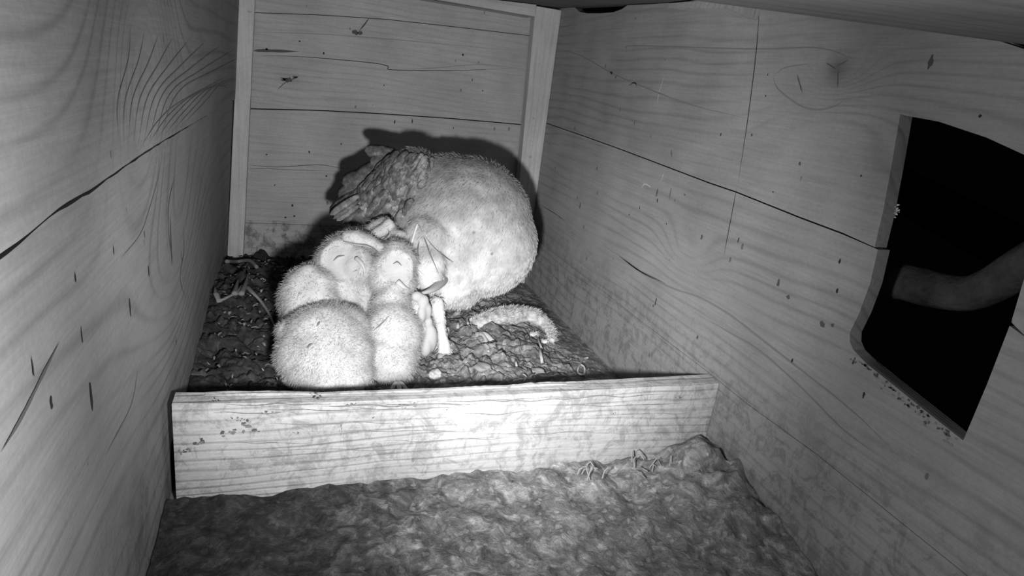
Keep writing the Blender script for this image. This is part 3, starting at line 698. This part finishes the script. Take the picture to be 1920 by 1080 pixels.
body = remesh('body', parts, 0.0026, M_adult, ad, 14, 0.6)
def lean_adult(p, n):
    t = np.array([-0.35, 0, -0.75])*np.ones((len(p), 1)); return t
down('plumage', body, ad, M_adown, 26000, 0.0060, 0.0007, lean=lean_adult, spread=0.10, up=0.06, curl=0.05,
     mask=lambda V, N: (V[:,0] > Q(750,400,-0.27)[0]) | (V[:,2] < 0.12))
# facial disc rim and beak
mb = MB()
for pl in (((783,420),(775,445),(769,470),(774,494),(790,514),(812,532)),):
    P_ = []
    for (a, b) in pl: p = Q(a, b, -0.39); P_.append(surf(body, p, to_cam(p), 0.0004))
    mb.tube(bez(P_, 5), 0.0013, 7)
keep(mb.build('facial_ruff', M_disc, smooth=True), ad)
slit('eyelid', body, ad, ((786,452,-0.39),(783,470,-0.39),(786,488,-0.39)), 0.0010, M_lid)
slit('cheek_crease', body, ad, ((786,422,-0.38),(797,450,-0.385),(808,480,-0.39),(822,512,-0.39)), 0.0009, M_lid, 0.0)
slit('cheek_crease', body, ad, ((795,440,-0.38),(812,462,-0.38),(832,480,-0.38),(850,492,-0.36)), 0.0006, M_lid, 0.0002)
mb = MB(); bp = [Q(836,508,-0.30), Q(828,526,-0.385), Q(810,543,-0.425), Q(784,552,-0.434)]
mb.tube(bez(bp, 5), [0.0108*min(1, 0.4+0.12*i)*(1-0.86*(i/15)**1.2) for i in range(16)], 12, 0, 0.75); keep(mb.build('beak', M_abeak, smooth=True), ad)

# feathers of wing, back and tail
m = NT('wing_feather'); P = m.pos(); at_ = m.n('ShaderNodeAttribute', attribute_name='tone').outputs['Fac']
n1 = m.noise(P, 110, 4, 0.6); n2 = m.noise(P, 520, 2)
c = m.math('MULTIPLY', m.ramp(n1, [(0.32, 0.07), (0.55, 0.16), (0.72, 0.32)]), m.math('ADD', 0.5, m.math('MULTIPLY', at_, 0.9)))
c = m.math('MULTIPLY', c, m.math('ADD', 0.75, m.math('MULTIPLY', n2, 0.5))); m.color(m.comb(c, c, c)); m.bump(n2, 0.0006); M_feather = m.mat
def feather_mesh(specs, name, parent, mat):
    """layered vanes: (base, tip, normal, half width, tone)"""
    V = []; Fc = []; tone = []
    for (a, b, nrm, hw, tn) in specs:
        a = np.array(a); b = np.array(b); ax_ = b-a; L = np.linalg.norm(ax_); t = ax_/L; nrm = unit(np.array(nrm)-t*(np.array(nrm)@t)); s = np.cross(t, nrm)
        n = 10; base = len(V); r1 = random.uniform(-0.05, 0.05)
        for i in range(n+1):
            k = i/n; w = hw*(0.45+0.75*math.sin(math.pi*min(1, k*0.62+0.12)))*(1 if k < 0.8 else math.sqrt(max(0.02, 1-((k-0.8)/0.2)**2)))
            cpos = a+ax_*k + nrm*(L*0.05*math.sin(math.pi*k)) + s*L*r1*k*k
            for j in (-1, -0.5, 0, 0.5, 1):
                V.append(cpos+s*w*j+nrm*(-0.35*w*j*j + (0.0005 if j == 0 else 0))); tone.append(tn*(0.8 if abs(j) < 0.2 else 1)*(1.15-0.4*k))
        for i in range(n):
            for j in range(4): q = base+i*5+j; Fc.append((q, q+1, q+6, q+5))
    o = meshobj(name, V, Fc, mat, smooth=True)
    at2 = o.data.attributes.new('tone', 'FLOAT', 'POINT'); at2.data.foreach_set('value', np.array(tone, dtype=np.float32))
    sd = o.modifiers.new('thickness', 'SOLIDIFY'); sd.thickness = 0.0005
    return keep(o, parent)
def hitf(u, v, y, lift): p = Q(u, v, y); return surf(body, p, to_cam(p), lift)
specs = []
# scapulars: long narrow vanes running down and to the left over the shoulder
random.seed(21)
cand = []
for i in range(330):
    s_ = random.random(); t_ = random.random()
    # band between the outer edge (735,275)-(640,400) and the inner edge (800,290)-(715,430)
    t_ = t_*1.1 if random.random() < 0.85 else 0.9+0.35*random.random()
    u = (735+(640-735)*s_)*(1-t_) + (800+(718-800)*s_)*t_; v = (290+(392-290)*s_)*(1-t_) + (300+(425-300)*s_)*t_
    cand.append((-v-0.4*u*0, u, v, t_, s_))
cand.sort()   # lowest feathers first, upper ones overlap them like tiles
for j, (_, u, v, t_, s_) in enumerate(cand):
    L = random.uniform(18, 32); ang = math.radians(127+random.uniform(-12, 12)-8*t_)
    u0 = u-math.cos(ang)*L*0.5; v0 = v-math.sin(ang)*L*0.5; u2 = u+math.cos(ang)*L*0.5; v2 = v+math.sin(ang)*L*0.5
    pc = Q(u, v, -0.28); nc = to_cam(pc); h0 = (surf(body, pc, nc)-pc)@nc
    pa = Q(u0, v0, -0.28); pb = Q(u2, v2, -0.28)
    ha = (surf(body, pa, nc)-pa)@nc; hb = (surf(body, pb, nc)-pb)@nc
    if h0 == 0: continue
    ha = max(min(ha if ha else h0, h0+0.008), h0-0.012); hb = max(min(hb if hb else h0, h0+0.008), h0-0.012)
    a = pa+nc*(ha+0.0006); b = pb+nc*(hb+0.0022)
    specs.append((a, b, nc, random.uniform(0.0032, 0.0056), random.choice((0.3, 0.5, 0.7, 1.0, 1.5))*min(1.5, 0.6+1.2*t_**1.6)))
feather_mesh(specs, 'back_feathers', ad, M_feather)
specs = []
for (u, v, u2, v2, y, w, tn) in ((742,284,684,284,-0.235,0.008,0.30),(745,296,694,300,-0.24,0.009,0.35),(725,300,655,345,-0.235,0.012,0.22),(715,320,642,345,-0.235,0.012,0.2),
                                (700,330,636,372,-0.24,0.012,0.22),(698,345,628,385,-0.245,0.011,0.25),(690,350,618,402,-0.25,0.010,0.22),(672,366,618,402,-0.272,0.0045,1.15),
                                (672,376,624,410,-0.275,0.0035,0.3),(674,384,632,415,-0.277,0.0035,0.95),(676,392,642,420,-0.279,0.0035,0.35),(700,380,656,425,-0.27,0.009,0.35),
                                (708,385,668,428,-0.272,0.010,0.30),(722,392,684,432,-0.275,0.010,0.45),(735,395,700,435,-0.28,0.010,0.4)):
    specs.append((Q(u, v, y-0.012), Q(u2, v2, y-0.02), unit(to_cam(Q(u, v, y))+np.array([-0.2,0,0.3])), w, tn))
feather_mesh(specs, 'wing_feathers', ad, M_feather)
# feathered shank of the far leg, feet
foot('foot', ad, (Q(826,660,-0.43)[0], -0.43, float(litter_h(Q(826,660,-0.43)[0], -0.43))+0.003), -1.2, 1.5)
foot('foot', ad, (0.355, -0.37, float(litter_h(0.355, -0.37))+0.003), -1.4, 1.5)
tag(ad, 'adult barn owl with mottled back bending its white head down to feed the chicks', 'owl')

# ------------------------------------------------------------------ chicks
def owlet(label, parts, base, fluff=16000, disc=(), eyes=(), beak=None, feet=(), fl=0.010, crease=()):
    r = empty('owlet', base)
    b = remesh('body', parts, 0.0026, M_chick, r, 8, 0.6)
    V, N = arrays(b.data); q = vnoise(V[:,0]*60+9, V[:,2]*60+V[:,1]*47, 31)-0.5; V += N*(q*0.004)[:, None]
    b.data.vertices.foreach_set('co', V.ravel()); b.data.update()
    cs = []
    for (u, v, y, R, tilt, rim, deep) in disc:
        p = Q(u, v, y); n = unit(to_cam(p)+np.array(tilt)); p = surf(b, p, n); cs.append((p, R)); dish(b, p, n, R, rim, deep)
    def msk(V, N):
        k = np.ones(len(V), bool)
        for (p, R) in cs: k &= np.linalg.norm(V-p, axis=1) > R*0.88
        return k
    down('down_fluff', b, r, M_down, int(fluff*0.75), fl*0.66, 0.00034, mask=msk)
    for e in eyes: slit('eyelid', b, r, e, 0.0011, M_lid)
    for e in crease: slit('fold_shade', b, r, e, 0.0009, M_lid, 0.0)  # dark line drawn in for the shade under a fold
    if beak:
        pts, r0 = beak; mb = MB(); P_ = [Q(*p) for p in pts]; P_ = [surf(b, p, to_cam(p), 0.0005+0.001*i) for i, p in enumerate(P_)]
        q = bez(P_, 5); n = len(q); mb.tube(q, [r0*(1-0.8*(i/(n-1))**1.3) for i in range(n)], 8); keep(mb.build('beak', M_beak, smooth=True), r)
    for (p, h, s) in feet: foot('foot', r, p, h, s)
    tag(r, label, 'owl chick', 'owl chicks huddled at the left of the adult'); return r
lz = lambda x, y: float(litter_h(x, y))
# behind: the one whose pale wing crosses over the others
owlet('owl chick behind the rest, only its back and tufted crown showing under the adult wing',
      [(Q(690,462,-0.335), (0.040,0.030,0.026), (0,0.35,0)), (Q(668,450,-0.33), (0.024,0.024,0.020), (0,0,0)), (Q(716,440,-0.34), (0.024,0.02,0.024), (0,0,0)),
       (Q(655,444,-0.40), (0.010,0.012,0.009), (0,0,0)), (Q(672,447,-0.405), (0.014,0.013,0.010), (0,0.3,0)), (Q(695,453,-0.405), (0.014,0.013,0.009), (0,0.5,0)), (Q(715,466,-0.405), (0.011,0.012,0.008), (0,0.7,0)), (Q(716,432,-0.365), (0.020,0.010,0.008), (0,-0.55,0)), (Q(727,420,-0.365), (0.009,0.008,0.007), (0,-0.8,0)), (Q(738,470,-0.355), (0.022,0.018,0.03), (0,0.5,0)), (Q(690,520,-0.33), (0.045,0.034,0.06), (0,0,0)), (Q(690,580,-0.33), (0.050,0.038,0.040), (0,0,0))],
      tuple(np.array([Q(690,600,-0.33)[0], -0.33, 0.03])), 12000, fl=0.008,
      crease=(((643,452,-0.42),(668,457,-0.42),(690,460,-0.42),(706,470,-0.42),(716,480,-0.42)), ((713,452,-0.40),(728,440,-0.40),(728,428,-0.40))))
# left, facing right with a round facial disc
owlet('owl chick with round face disc and closed eye, left of the adult beak',
      [(Q(648,492,-0.385), (0.037,0.036,0.037), (0,0,0)), (Q(672,500,-0.41), (0.022,0.022,0.026), (0,0,0)), (Q(622,548,-0.395), (0.045,0.040,0.045), (0,0,0)),
       (Q(582,565,-0.425), (0.036,0.036,0.046), (0,0,0)), (Q(570,595,-0.42), (0.026,0.034,0.040), (0,0,0)), (Q(675,570,-0.40), (0.022,0.022,0.050), (0,0,0)), (Q(600,620,-0.42), (0.05,0.045,0.04), (0,0,0))],
      tuple(np.array([Q(600,620,-0.38)[0], -0.38, 0.03])), 20000,
      disc=((640,490,-0.42,0.027,(-0.25,0,0.1),0.0022,0.004),),
      eyes=(((625,489,-0.44),(634,481,-0.44),(646,479,-0.44)),), beak=(((668,484,-0.45),(678,494,-0.45),(684,508,-0.45),(682,518,-0.45)), 0.0030))
# right, head up against the adult's beak, pale breast in front
owlet('owl chick with narrow face reaching up to the adult beak, pale breast toward the board',
      [(Q(742,500,-0.415), (0.027,0.028,0.034), (0,0.1,0)), (Q(718,515,-0.42), (0.020,0.022,0.026), (0,0,0)), (Q(748,525,-0.43), (0.022,0.020,0.020), (0,0,0)), (Q(733,590,-0.445), (0.026,0.026,0.040), (0,0,0)),
       (Q(735,630,-0.47), (0.035,0.034,0.043), (0,0,0)), (Q(728,672,-0.49), (0.034,0.032,0.029), (0,0,0)), (Q(776,600,-0.43), (0.013,0.018,0.040), (0,0.1,0)), (Q(795,630,-0.43), (0.014,0.014,0.028), (0,0,0))],
      tuple(np.array([Q(735,690,-0.46)[0], -0.46, 0.02])), 20000,
      disc=((744,503,-0.44,0.021,(0.3,0,0.0),0.002,0.0035),),
      eyes=(((737,495,-0.45),(745,491,-0.45),(753,498,-0.45)),), beak=(((745,528,-0.46),(757,538,-0.46),(768,543,-0.46)), 0.0038),
      feet=((tuple([Q(735,705,-0.475)[0], -0.520, lz(Q(735,705,-0.475)[0], -0.520)+0.003]), -1.6, 1.0),),
      crease=(((700,620,-0.53),(715,607,-0.53),(730,592,-0.53)),))
# front, seen from behind
fx, fy_ = Q(612,650,-0.50)[0], -0.50
owlet('roundest owl chick, fluffy back turned to the viewer directly behind the low board',
      [(Q(612,645,-0.50), (0.048,0.046,0.045), (0,0,0)), (Q(610,668,-0.515), (0.053,0.044,0.038), (0,0,0)), (Q(618,612,-0.485), (0.034,0.034,0.028), (0,0,0)),
       (Q(632,698,-0.535), (0.040,0.030,0.018), (0,0,0)), (Q(538,625,-0.49), (0.011,0.012,0.013), (0,0,0)), (Q(530,664,-0.50), (0.009,0.010,0.013), (0,0,0)), (Q(652,635,-0.49), (0.026,0.03,0.038), (0,0,0)),
       (Q(545,640,-0.49), (0.015,0.018,0.019), (0,0,0)), (Q(545,664,-0.50), (0.013,0.014,0.013), (0,0,0))],
      (fx, fy_, 0.02), 26000, fl=0.008,
      eyes=(((577,652,-0.56),(581,647,-0.56),(586,644,-0.56)),((594,612,-0.55),(597,607,-0.55),(600,603,-0.55))),
      feet=(((Q(672,712,-0.55)[0], -0.560, lz(Q(672,712,-0.55)[0], -0.560)+0.003), -0.5, 1.1),))

# prey held between adult and chick
pm = remesh('prey_morsel', [(Q(*c), r, (0,0,0)) for c, r in (((782,556,-0.44),(0.008,0.007,0.007)), ((793,566,-0.44),(0.008,0.007,0.010)), ((800,584,-0.44),(0.007,0.006,0.012)), ((790,590,-0.445),(0.006,0.006,0.012)), ((803,606,-0.44),(0.006,0.005,0.009)), ((806,636,-0.44),(0.010,0.009,0.020)), ((798,650,-0.445),(0.008,0.008,0.014)))], 0.002, M_toe, None, 3)
tag(pm, 'pale limp morsel of prey hanging from the adult beak', 'prey')

# ------------------------------------------------------------------ outside the hole
m = NT('bark'); P = m.pos(); n1 = m.noise(P, 30, 5, 0.65); m.color(m.ramp(n1, [(0.3, 0.03), (0.7, 0.10)])); m.bump(n1, 0.006); M_bark = m.mat
XO = 0.625
bp = [at(1560,505,0,XO), at(1640,520,0,XO), at(1700,530,0,XO), at(1760,545,0,XO), at(1815,550,0,XO), at(1860,535,0,XO), at(1920,500,0,XO), at(2010,455,0,XO)]
mb = MB(); q = bez(bp, 8); n = len(q)
mb.tube(q, [0.0156+0.0012*math.sin(i*0.13) for i in range(n)], 18)
tag(mb.build('branch', M_bark, smooth=True), 'thick curved bare branch outside the entrance hole', 'branch')
mb = MB(); a = at(1640,330,0,1.5); b = at(2000,520,0,1.5); d = (b-a)
mb.tube([a-d*0.3, a, b, b+d*0.3], 0.05, 12); tag(mb.build('beam', M_bark), 'faint diagonal timber in the dark beyond the branch', 'beam')
M_web = plain('cobweb', 0.8)
mb = MB()
for i in range(60):
    v_ = random.uniform(378, 408); u_ = 1675+random.uniform(-3, 3)+(395-v_)*0.12; p = at(u_, v_, 0, W+0.0138)
    mb.tube([p, p+rng.normal(0, 0.0008, 3), p+rng.normal(0, 0.0013, 3)+np.array([0,-0.001,0])], 0.0004, 4)
tag(mb.build('cobweb_tuft', M_web), 'bright white fluff caught on the left edge of the entrance hole', 'fluff')
mb = MB()
for i in range(8):
    p = at(1654+random.uniform(-3,3), 497+random.uniform(-2,2), 0, W+0.0138); mb.tube([p, p+rng.normal(0, 0.001, 3)], 0.0003, 4)
tag(mb.build('fluff_wisp', M_web), 'tiny pale wisp on the hole edge just below the board seam', 'fluff')
